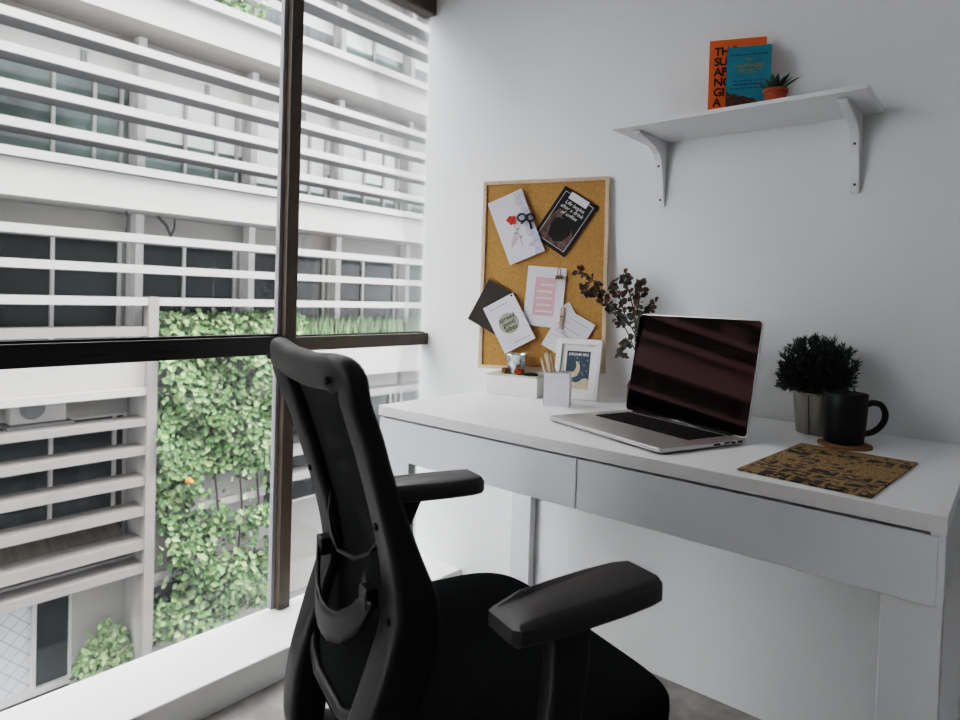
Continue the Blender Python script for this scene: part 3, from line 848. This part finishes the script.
# ------------------------------------------------------------------ right side of the desk
mt = thing('placemat', 'brown kraft placemat printed with old dark advertisements on the desk', 'placemat', (.38, -.428, .75), R(-4.7))
MB().box((-.098, -.156, .0003), (.098, .156, .0035)).build('mat_board', M['kraft'], mt)
co = MB().lathe([(0, 0), (.049, 0), (.0495, .002), (.049, .0045), (0, .0045)], 40, Matrix.Translation((0, 0, 0))).build('coaster', M['coaster'], None, smooth=40)
co.location = (.361, -.208, .7502); tag(co, 'round cork coaster under the black mug', 'coaster')
mug = thing('mug', 'matte black mug on the round cork coaster', 'mug', (.357, -.198, .7549), R(-8))
MB().lathe([(0, .001), (.033, .0), (.0355, .003), (.038, .03), (.0405, .07), (.0412, .100), (.0402, .1015), (.039, .100), (.0375, .07), (.035, .03), (.031, .006), (0, .005)], 48).build('body', M['mug'], mug, smooth=60)
hp = catmull([(.038, 0, .078), (.05, 0, .084), (.066, 0, .080), (.074, 0, .062), (.069, 0, .042), (.054, 0, .026), (.036, 0, .020)], 6)
MB().tube(hp, .0058, 10, Matrix.Rotation(R(35), 4, 'Z')).build('handle', M['mug'], mug, smooth=True)

pp = thing('potted_plant', 'bushy dark green plant in a ribbed zinc pot behind the black mug', 'potted plant', (.292, -.098, .75))
prof = [(0, .0), (.0465, 0), (.0475, .003), (.0565, .086), (.0590, .089), (.0590, .0915), (.0555, .0915), (.052, .08), (.047, .07), (0, .07)]
MB().lathe(prof, 40).build('pot', M['pot_metal'], pp, smooth=40)
MB().tube([(-.0105, -.0468, .002), (-.0125, -.0562, .0865)], .0009, 6).build('pot_seam', M['screw'], pp)
MB().lathe([(.0, .078), (.053, .078), (.053, .074)], 24).build('soil', M['soil'], pp)
m = MB(); ms = MB(); rnd = random.Random(4)
for i in range(270):
    zz = rnd.uniform(-.95, 1); a = rnd.uniform(0, 2 * PI); rxy = math.sqrt(1 - zz * zz) * rnd.uniform(.6, 1)
    if zz < 0: rxy = max(rxy, rnd.uniform(.62, .92))
    tip = Vector((-.013 + .083 * rxy * math.cos(a), .078 * rxy * math.sin(a), .148 + .066 * zz * rnd.uniform(.85, 1.0)))
    base = Vector((tip.x * .25, tip.y * .25, .08))
    mid = (base + tip) / 2 + Vector((tip.x * .1, tip.y * .1, .014))
    c = catmull([base, mid, tip], 6)
    ms.tube(c, .0009, 4)
    for j in range(4, len(c)):
        for k in range(3):
            d = (c[j] - c[j - 1]).normalized() * .7 + Vector((rnd.uniform(-1, 1), rnd.uniform(-1, 1), rnd.uniform(-.5, .9)))
            d.normalize(); s = rnd.uniform(.010, .017); sd = d.cross(Vector((rnd.uniform(-1, 1), rnd.uniform(-1, 1), 1))).normalized() * s * .13
            p = c[j]
            m._add([tuple(p), tuple(p + d * s * .5 + sd), tuple(p + d * s), tuple(p + d * s * .5 - sd)], [(0, 1, 2, 3)])
ms.build('stems', M['needle'], pp); m.build('foliage', M['needle'], pp)

# ------------------------------------------------------------------ shelf and what stands on it
sh = thing('wall_shelf', 'white wall shelf on two white brackets above the laptop', 'shelf', (.0925, 0, 1.466))
MB().box((-.2825, -.2045, 0), (.2825, -.0005, .010)).build('shelf_board', M['shelf'], sh, bevel=.001)
for x in (-.232, .232):
    arc = [(-.0005, 0), (-.168, 0), (-.170, -.004), (-.166, -.008)]
    arc += [(-.11, -.018), (-.07, -.027), (-.048, -.038), (-.036, -.052), (-.029, -.075), (-.021, -.115), (-.010, -.168), (-.006, -.175), (-.0005, -.176)]
    bk = MB().prism(arc, 'x', x - .0095, x + .0095).build('bracket', M['shelf'], sh, bevel=.002)
    for yy, zz in ((-.0305, -.068), (-.0125, -.157)):
        MB().lathe([(0, .002), (.003, .0015), (.0036, -.004)], 12, Matrix.Translation((x, yy, zz)) @ Matrix.Rotation(R(95), 4, 'X')).build('screw', M['screw'], bk)
    MB().lathe([(0, .001), (.0028, .0005), (.0028, -.003)], 12, Matrix.Translation((x, -.145, -.0100)) @ Matrix.Rotation(R(180), 4, 'X')).build('screw', M['screw'], bk)

def book(name, label, loc, yaw, lean, w, h, t, cover, M_=None):
    o = thing(name, label, 'book')
    o.matrix_world = Matrix.Translation(loc) @ Matrix.Rotation(yaw, 4, 'Z') @ Matrix.Rotation(-lean, 4, 'X') @ Matrix.Rotation(R(90), 4, 'X')
    c = MB(); c.box((-w / 2, 0, -.001), (w / 2, h, 0)); c.box((-w / 2, 0, -t), (w / 2, h, -t + .001)); c.box((-w / 2, 0, -t), (-w / 2 + .001, h, 0))
    c.build('cover', cover, o)
    MB().box((-w / 2 + .001, .002, -t + .001), (w / 2 - .003, h - .002, -.001)).build('pages', M['pages'], o)
    return o
b1 = book('paperback', 'orange paperback with large black letters leaning on the wall, behind the teal one', (.0755, -.0755, 1.4764), .391, .075, .130, .206, .016, M['orange'])
text_mesh('THO\nSU\nAP\nNC\nGI\nA', .0285, 'lettering', M['ink'], b1, T2(-.054, .112, .0004), align='LEFT', bold=.0005, line=.90, space=.9)
print_rows([(.018, -.05, -.02)], .003, .0003, 'lettering', M['gold'], b1)
MB().box((-.065, .186, .0001), (.065, .1875, .0003)).build('cover_crease', mat('orange_highlight', (.85, .30, .08), .5), b1)
b2 = book('paperback', 'teal paperback with gold lettering standing in front of the orange one on the shelf', (.110, -.0985, 1.4764), .385,   .085, .0985, .1735, .011, M['teal'])
text_mesh('The', .010, 'lettering', M['gold'], b2, T2(0, .140, .0004), bold=.0002)
text_mesh('HAPPINESS\nPROJECT', .0132, 'lettering', M['gold'], b2, T2(.002, .118, .0004), bold=.0002, line=.95)
print_rows([(.088, -.035, .04), (.080, -.03, .03), (.070, -.04, .04), (.079, -.035, .02), (.152, -.04, .045)], .0028, .0003, 'lettering', M['tealdark'], b2)
sk = [(-.0490, .001)] + [(-.049 + k * .0098, .060 - .0030 * k + (.004 if k % 2 == 0 else 0)) for k in range(8)] + [(.02, .001)]
MB().prism(sk, 'z', .0001, .0005).build('skyline_print', M['skyline'], b2)

su = thing('succulent', 'small succulent in a terracotta pot beside the teal paperback on the shelf', 'potted plant', (.1835, -.143, 1.4762))
MB().lathe([(0, 0), (.019, 0), (.0245, .030), (.0268, .031), (.0268, .038), (.0245, .038), (.022, .032), (0, .031)], 28).build('pot', M['terracotta'], su, smooth=40)
lv = MB(); rnd = random.Random(2)
for k in range(22):
    a = k * 2.39996; e = R(32 + 48 * (k / 22)); L = rnd.uniform(.042, .054) * (1.2 - .4 * k / 22)
    d = Vector((math.cos(a) * math.cos(e), math.sin(a) * math.cos(e), math.sin(e)))
    side = d.cross(Vector((0, 0, 1))).normalized(); n = side.cross(d)
    rg = []
    for t, w in ((0, .35), (.25, .8), (.55, 1), (.8, .6), (1, .06)):
        c = d * L * t + Vector((0, 0, .031 - .006 * t * t))
        rg.append([c + side * .0062 * w, c + n * .003 * w, c - side * .0062 * w, c - n * .0022 * w])
    lv.loft(rg)
lv.build('leaves', M['succulent'], su, smooth=60)

# ------------------------------------------------------------------ outdoors: building across the lane
FX = -11.7
bld = thing('office_building', 'white office building with long horizontal louvers across the lane', 'building', (FX, 0, -6.5))
BI = Matrix.Translation((-FX, 0, 6.5))
Y0, Y1 = -16.0, 15.0
BX = -12.75     # plane of the windows behind the louvers
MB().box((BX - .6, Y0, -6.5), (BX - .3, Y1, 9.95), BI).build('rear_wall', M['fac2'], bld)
def slab(z0, z1, y0=Y0, y1=Y1, ledge=True):
    MB().box((BX - .3, y0, z0 + .14), (FX - .12, y1, z1), BI).build('slab_band', M['fac'], bld)
    if ledge:
        MB().box((BX - .3, y0, z0), (FX - .02, y1, z0 + .14), BI).build('ledge', M['fac'], bld)
S = 3.44
slab(2.45, 3.07); slab(5.88, 6.53); slab(9.33, 9.95)
slab(-.98, -.22, Y0, 3.5); slab(-.98, -.22, 6.3, Y1); MB().box((BX - .3, 3.5, -.98), (FX - .55, 6.3, -.22), BI).build('slab_band', M['fac2'], bld)
MB().box((BX - .3, Y0, 6.53), (FX + .06, Y1, 6.70), BI).build('ledge', M['fac'], bld)
def louver(z0, z1, y0=Y0, y1=Y1, d=.48):
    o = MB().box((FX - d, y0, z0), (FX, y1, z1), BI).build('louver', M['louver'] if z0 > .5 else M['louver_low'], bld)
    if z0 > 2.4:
        MB().box((FX - d, y0, z0 - .012), (FX - .015, y1, z0), BI).build('louver_shade_strip', M['soffit'], o)  # thin added strip standing in for the shade under the louver
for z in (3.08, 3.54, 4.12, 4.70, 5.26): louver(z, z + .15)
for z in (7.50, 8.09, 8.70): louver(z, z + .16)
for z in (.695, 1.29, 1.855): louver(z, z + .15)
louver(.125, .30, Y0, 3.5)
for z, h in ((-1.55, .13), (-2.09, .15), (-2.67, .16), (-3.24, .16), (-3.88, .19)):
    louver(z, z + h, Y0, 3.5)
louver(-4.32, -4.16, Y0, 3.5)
for z, h in ((-1.53, .16), (-2.67, .16), (-3.24, .16)): louver(z, z + h, 6.3, Y1)
MB().box((FX - .22, 3.50, -6.5), (FX + .02, 3.68, .86), BI).build('column', M['louver_low'], bld)
MB().box((FX - .9, 3.52, -6.5), (FX - .22, 3.62, .0), BI).build('column_fin', M['fac2'], bld)
# piers
for k in range(-7, 6):
    yc = 3.64 + 2.41 * k
    MB().box((BX - .1, yc - .075, -.3), (BX + .25, yc + .075, 9.95), BI).build('pier', M['pier'], bld)
# windows, one per bay and storey
def win(yc0, yc1, z0, z1, pane, lights, drops, frame_w=.05, blind=None):
    f = MB(); X0, X1 = BX - .06, BX + .02
    f.box((X0, yc0, z0), (X1, yc1, z0 + frame_w), BI); f.box((X0, yc0, z1 - frame_w), (X1, yc1, z1), BI)
    for t in [0] + lights + [1]:
        y = yc0 + (yc1 - yc0) * t; y = min(max(y, yc0 + .03), yc1 - .03)
        f.box((X0, y - .03, z0 + frame_w), (X1, y + .03, z1 - frame_w), BI)
    fo_ = f.build('window', M['wframe'], bld)
    MB().box((BX - .05, yc0, z0), (BX - .045, yc1, z1), BI).build('pane', pane, fo_)
    ed = [0] + lights + [1]
    for i, dr in enumerate(drops):
        if dr <= 0: continue
        a = yc0 + (yc1 - yc0) * ed[i] + .035; b = yc0 + (yc1 - yc0) * ed[i + 1] - .035
        MB().box((BX - .044, a, z1 - frame_w - dr * (z1 - z0 - 2 * frame_w)), (BX - .038, b, z1 - frame_w), BI).build('blind', blind or M['blind'], fo_)
    return fo_
rnd = random.Random(21)
for k in range(-7, 5):
    a = 3.64 + 2.41 * k + .075; b = a + 2.41 - .15
    hv = [.5, .5, .52, .5]
    if k == -1: hv = [0, .0, 0.0, .0]
    elif k < -1: hv = [rnd.choice((0, .3, .5, .75)) for _ in range(4)]
    else: hv = [rnd.choice((.52, .6, .8)) for _ in range(4)]
    # third storey
    win(a, b, 3.10, 5.0, M['pane'], [.40, .70, .91], hv)
    MB().box((BX - .3, a, 5.0), (BX + .05, b, 5.75), BI).build('fascia_panel', M['pier'], bld)
    MB().box((BX - .3, a, 5.75), (BX, b, 5.88), BI).build('lintel_panel', M['fac2'], bld)
    # fourth storey
    win(a, b, 6.78, 8.0, M['curtain'] if k % 2 else M['pane'], [.5], [rnd.uniform(.3, .5), rnd.uniform(.3, .5)])
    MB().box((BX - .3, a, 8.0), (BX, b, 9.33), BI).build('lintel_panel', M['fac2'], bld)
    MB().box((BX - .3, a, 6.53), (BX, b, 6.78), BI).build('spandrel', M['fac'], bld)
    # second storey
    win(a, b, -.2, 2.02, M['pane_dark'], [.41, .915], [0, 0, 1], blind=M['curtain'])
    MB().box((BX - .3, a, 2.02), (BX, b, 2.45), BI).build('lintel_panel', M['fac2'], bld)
    # first storey
    if b < 3.72 or a > 6.0:
        win(a, b, -4.1, -1.45, M['pane_dark'], [.42, .90], [0, 0, 0], .04)
        MB().box((BX - .3, a, -1.45), (BX, b, -.98), BI).build('lintel_panel', M['fac'], bld)
for z in (5.25,):
    for yv in (2.62, 4.98, 7.4, 9.9):
        MB().box((BX + .04, yv, z - .1), (BX + .08, yv + .10, z + .12), BI).build('vent', M['curtain'], bld)
# ground floor
MB().box((BX - .3, 2.62, -6.5), (BX + .1, 3.6, -4.2), BI).build('wall_panel', M['fac'], bld)
d1 = MB(); 
for y in (-3.4, -1.2, 0.4, 2.02, 2.62):
    d1.box((BX, y - .035, -6.3), (BX + .07, y + .035, -4.2), BI)
d1.box((BX, -3.4, -6.42), (BX + .09, 2.66, -6.3), BI)
d1.build('door_frame', M['wframe'], bld)
MB().box((BX - .02, -3.4, -6.3), (BX + .0, 2.0, -4.2), BI).build('lattice_door', M['lattice'], bld)
MB().box((BX - .04, 2.05, -6.3), (BX - .01, 2.6, -4.2), BI).build('glass_door', M['pane_dark'], bld)
MB().box((BX - .35, 2.05, -6.3), (BX - .3, 2.6, -4.2), BI).build('door_curtain', M['brick'], bld)
MB().box((BX - .3, Y0, -4.3), (FX - .5, 3.5, -4.12), BI).build('soffit', M['fac2'], bld)
aw = MB().prism([(FX - .95, -3.52), (FX - .40, -3.78), (FX - .40, -3.82), (FX - .95, -3.56)], 'y', Y0, 3.35, BI)
aw.build('corrugated_awning', M['awning'], bld)
# wall behind the creeper
MB().box((BX + .1, 3.62, -6.5), (FX - .5, 6.3, -.9), BI).build('planter_wall', M['fac2'], bld)
for z in (-2.35, -3.55, -4.75):
    MB().box((FX - .5, 3.70, z), (FX - .42, 6.3, z + .16), BI).build('sill_band', M['fac'], bld)
MB().box((FX - .52, 3.7, -5.45), (FX - .46, 4.5, -4.9), BI).build('basement_window', M['pane_dark'], bld)
pl = MB().box((FX - .7, 6.3, -.25), (FX - .1, Y1, .02), BI).build('planter_trough', M['fac'], bld)

MB().tube([(FX - .5, 3.27, 2.45), (FX - .48, 3.29, 2.3), (FX - .5, 3.27, 2.02)], .02, 5, BI).build('dead_twig', M['cable'], bld)
tw_ = MB().tube([(FX - .5, 3.85, 2.42), (FX - .45, 4.0, 2.25), (FX - .5, 4.12, 2.03)], [.03, .035, .02], 5, BI)
tw_.tube([(FX - .5, 4.18, 2.4), (FX - .48, 4.16, 2.2), (FX - .5, 4.10, 2.06)], .022, 5, BI).build('dead_twig', M['cable'], bld)
MB().tube([(FX - .2, 4.86, 1.6), (FX - .2, 4.86, .3)], .009, 5, BI).build('cable', M['cable'], bld)
ac = thing('air_conditioner', 'outdoor air conditioner unit on the ledge between the white louvers', 'air conditioner', (FX - .62, 1.9, -1.42))
MB().box((-.15, -.42, .06), (.15, .42, .60)).build('casing', M['fac2'], ac, bevel=.02)
MB().lathe([(0, .012), (.19, .012), (.19, -.01)], 28, Matrix.Translation((.15, -.1, .32)) @ Matrix.Rotation(R(90), 4, 'Y')).build('fan_grille', M['acdark'], ac)
MB().box((-.2, -.5, 0), (.3, .5, .06)).build('bracket', M['acdark'], ac)

structure(MB().box((-40, -40, -6.7), (-1.6, 40, -6.5)).build('ground', M['ground']))

# foliage
def leaves(m, n, fn, rnd, s0=.07, s1=.15):
    for i in range(n):
        p = fn(rnd)
        if p is None: continue
        d = Vector((rnd.uniform(-.2, .7), rnd.uniform(-1, 1), rnd.uniform(-1, .35)))
        nrm = Vector((1, rnd.uniform(-.5, .5), rnd.uniform(-.2, 1)))
        leafshape(m, p, d, rnd.uniform(s0, s1), nrm, .2)
def vine_fn(lo):
    def fn(r):
        y = r.uniform(3.72, 6.5); z = r.uniform(-5.9, .25)
        if z < -2.6 and y > 4.7 and abs(z + 3.15 + (y - 5.5) * .12) < .40 and r.random() < .93: return None   # bare wall gap
        if z < -3.4 and y > 5.0 and abs(z + 4.35) < .3 and r.random() < .75: return None
        if z < -2.9 and y < 3.72 + (-2.9 - z) * .28 and z > -5.1 and r.random() < .93: return None
        if z < -3 and r.random() < .12: return None
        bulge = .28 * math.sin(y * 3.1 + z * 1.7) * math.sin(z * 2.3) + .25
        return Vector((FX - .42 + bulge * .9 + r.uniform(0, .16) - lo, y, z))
    return fn
rnd = random.Random(5)
vine = thing('climbing_creeper', 'green climbing creeper hanging down the building wall right of the column', 'climbing plant', (FX - .3, 5.0, -6.5))
VI = Matrix.Translation((-FX + .3, -5.0, 6.5))
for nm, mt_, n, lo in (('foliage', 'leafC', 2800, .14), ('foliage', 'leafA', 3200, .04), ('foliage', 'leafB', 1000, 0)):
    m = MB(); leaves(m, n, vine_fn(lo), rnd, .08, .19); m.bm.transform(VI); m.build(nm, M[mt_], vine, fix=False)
m = MB()
for (y, z) in ((4.35, -2.75), (6.05, -2.35)):
    for k in range(5):
        m.lathe([(0, .05), (.045, .0), (.03, -.03)], 7, VI @ Matrix.Translation((FX - .02, y + rnd.uniform(-.06, .06), z + rnd.uniform(-.05, .05))) @ Matrix.Rotation(R(90), 4, 'Y'))
m.build('flower', M['flowerorange'], vine)
m = MB()
for y in (4.4, 5.05, 5.6, 6.0):
    m.tube([(FX - .42, y, -5.5), (FX - .4, y + .12, -3.6), (FX - .38, y - .1, -1.8), (FX - .4, y, 0)], .02, 5, VI)
m.build('vine_stem', M['twig'], vine)

def hedge_fn(y0, y1, z0, z1, x0, x1):
    def fn(r):
        z = z0 + (z1 - z0) * r.random() ** 1.2
        return Vector((r.uniform(x0, x1), r.uniform(y0, y1), z))
    return fn
hd = thing('planter_hedge', 'row of leafy green plants along the planter below the second louver', 'hedge', (FX - .35, 8.0, 0.02))
m = MB(); leaves(m, 1500, hedge_fn(3.75, 7.0, .0, .55, FX - .6, FX - .15), rnd, .08, .18); m.bm.transform(Matrix.Translation((-FX + .35, -8, -.02))); m.build('foliage', M['leafA'], hd, fix=False)
m = MB(); leaves(m, 600, hedge_fn(3.75, 7.0, .1, .55, FX - .5, FX - .1), rnd, .08, .16); m.bm.transform(Matrix.Translation((-FX + .35, -8, -.02))); m.build('foliage', M['leafB'], hd, fix=False)
gr = MB()
for i in range(1300):
    y = rnd.uniform(6.5, 14); x = rnd.uniform(FX - .65, FX - .12); h = rnd.uniform(.22, .52); dy = rnd.uniform(-.16, .16); dx = rnd.uniform(-.1, .12); w = rnd.uniform(.012, .028)
    gr._add([(x, y - w, .02), (x, y + w, .02), (x + dx * .6, y + dy * .5 + w * .6, .02 + h * .6), (x + dx, y + dy, .02 + h), (x + dx * .6, y + dy * .5 - w * .6, .02 + h * .6)], [(0, 1, 2, 3, 4)])
gr.bm.transform(Matrix.Translation((-FX + .35, -8, -.02))); gr.build('grass_blades', M['grass'], hd, fix=False)

bush = thing('shrub', 'pale green shrub at the foot of the white ground-floor wall', 'shrub', (FX - .55, 3.0, -6.5))
def bush_fn(r):
    a = r.uniform(0, 6.28); q = r.random() ** .5
    return Vector((.25 * q * math.cos(a), .5 * q * math.sin(a) + .05, .2 + 1.15 * r.random() * (1.1 - q * .7)))
m = MB(); leaves(m, 420, bush_fn, rnd, .07, .16); m.build('foliage', M['leafB'], bush, fix=False)
m = MB(); leaves(m, 420, bush_fn, rnd, .07, .15); m.build('foliage', M['leafA'], bush, fix=False)
MB().tube([(0, 0, 0), (.03, .05, .5), (0, .1, 1.0)], [.03, .025, .015], 6).build('trunk', M['twig'], bush)

bp_ = thing('balcony_plants', 'small green plants on the upper balcony ledge of the white building', 'plants', (FX - .3, 5.4, 6.70))
m = MB(); leaves(m, 240, lambda r: Vector((r.uniform(-.25, .15), r.uniform(-.8, .65), r.random() ** 1.6 * .55)), rnd, .08, .2); m.build('foliage', M['grass'], bp_, fix=False)

# ------------------------------------------------------------------ light
w = bpy.data.worlds.new('overcast'); scene.world = w; w.use_nodes = True
nt = w.node_tree; bg = nt.nodes['Background']
tc = nt.nodes.new('ShaderNodeTexCoord'); sp = nt.nodes.new('ShaderNodeSeparateXYZ'); rp = nt.nodes.new('ShaderNodeValToRGB')
nt.links.new(tc.outputs['Generated'], sp.inputs[0]); nt.links.new(sp.outputs['Z'], rp.inputs[0])
rp.color_ramp.elements[0].position = 0; rp.color_ramp.elements[0].color = (.80, .84, .88, 1)
rp.color_ramp.elements[1].position = .8; rp.color_ramp.elements[1].color = (1, 1, 1, 1)
nt.links.new(rp.outputs[0], bg.inputs['Color']); bg.inputs['Strength'].default_value = 2.2

la = bpy.data.lights.new('fill_lamp', 'AREA'); la.energy = .4; la.size = 1.0; la.color = (.93, .96, 1)  # unseen fill light, added to brighten the right side of the room
lo_ = bpy.data.objects.new('fill_lamp', la); col.objects.link(lo_); lo_.location = (1.35, -1.3, 2.58)
scene.view_settings.view_transform = 'Filmic'
scene.view_settings.look = 'High Contrast'
scene.view_settings.exposure = 2.5
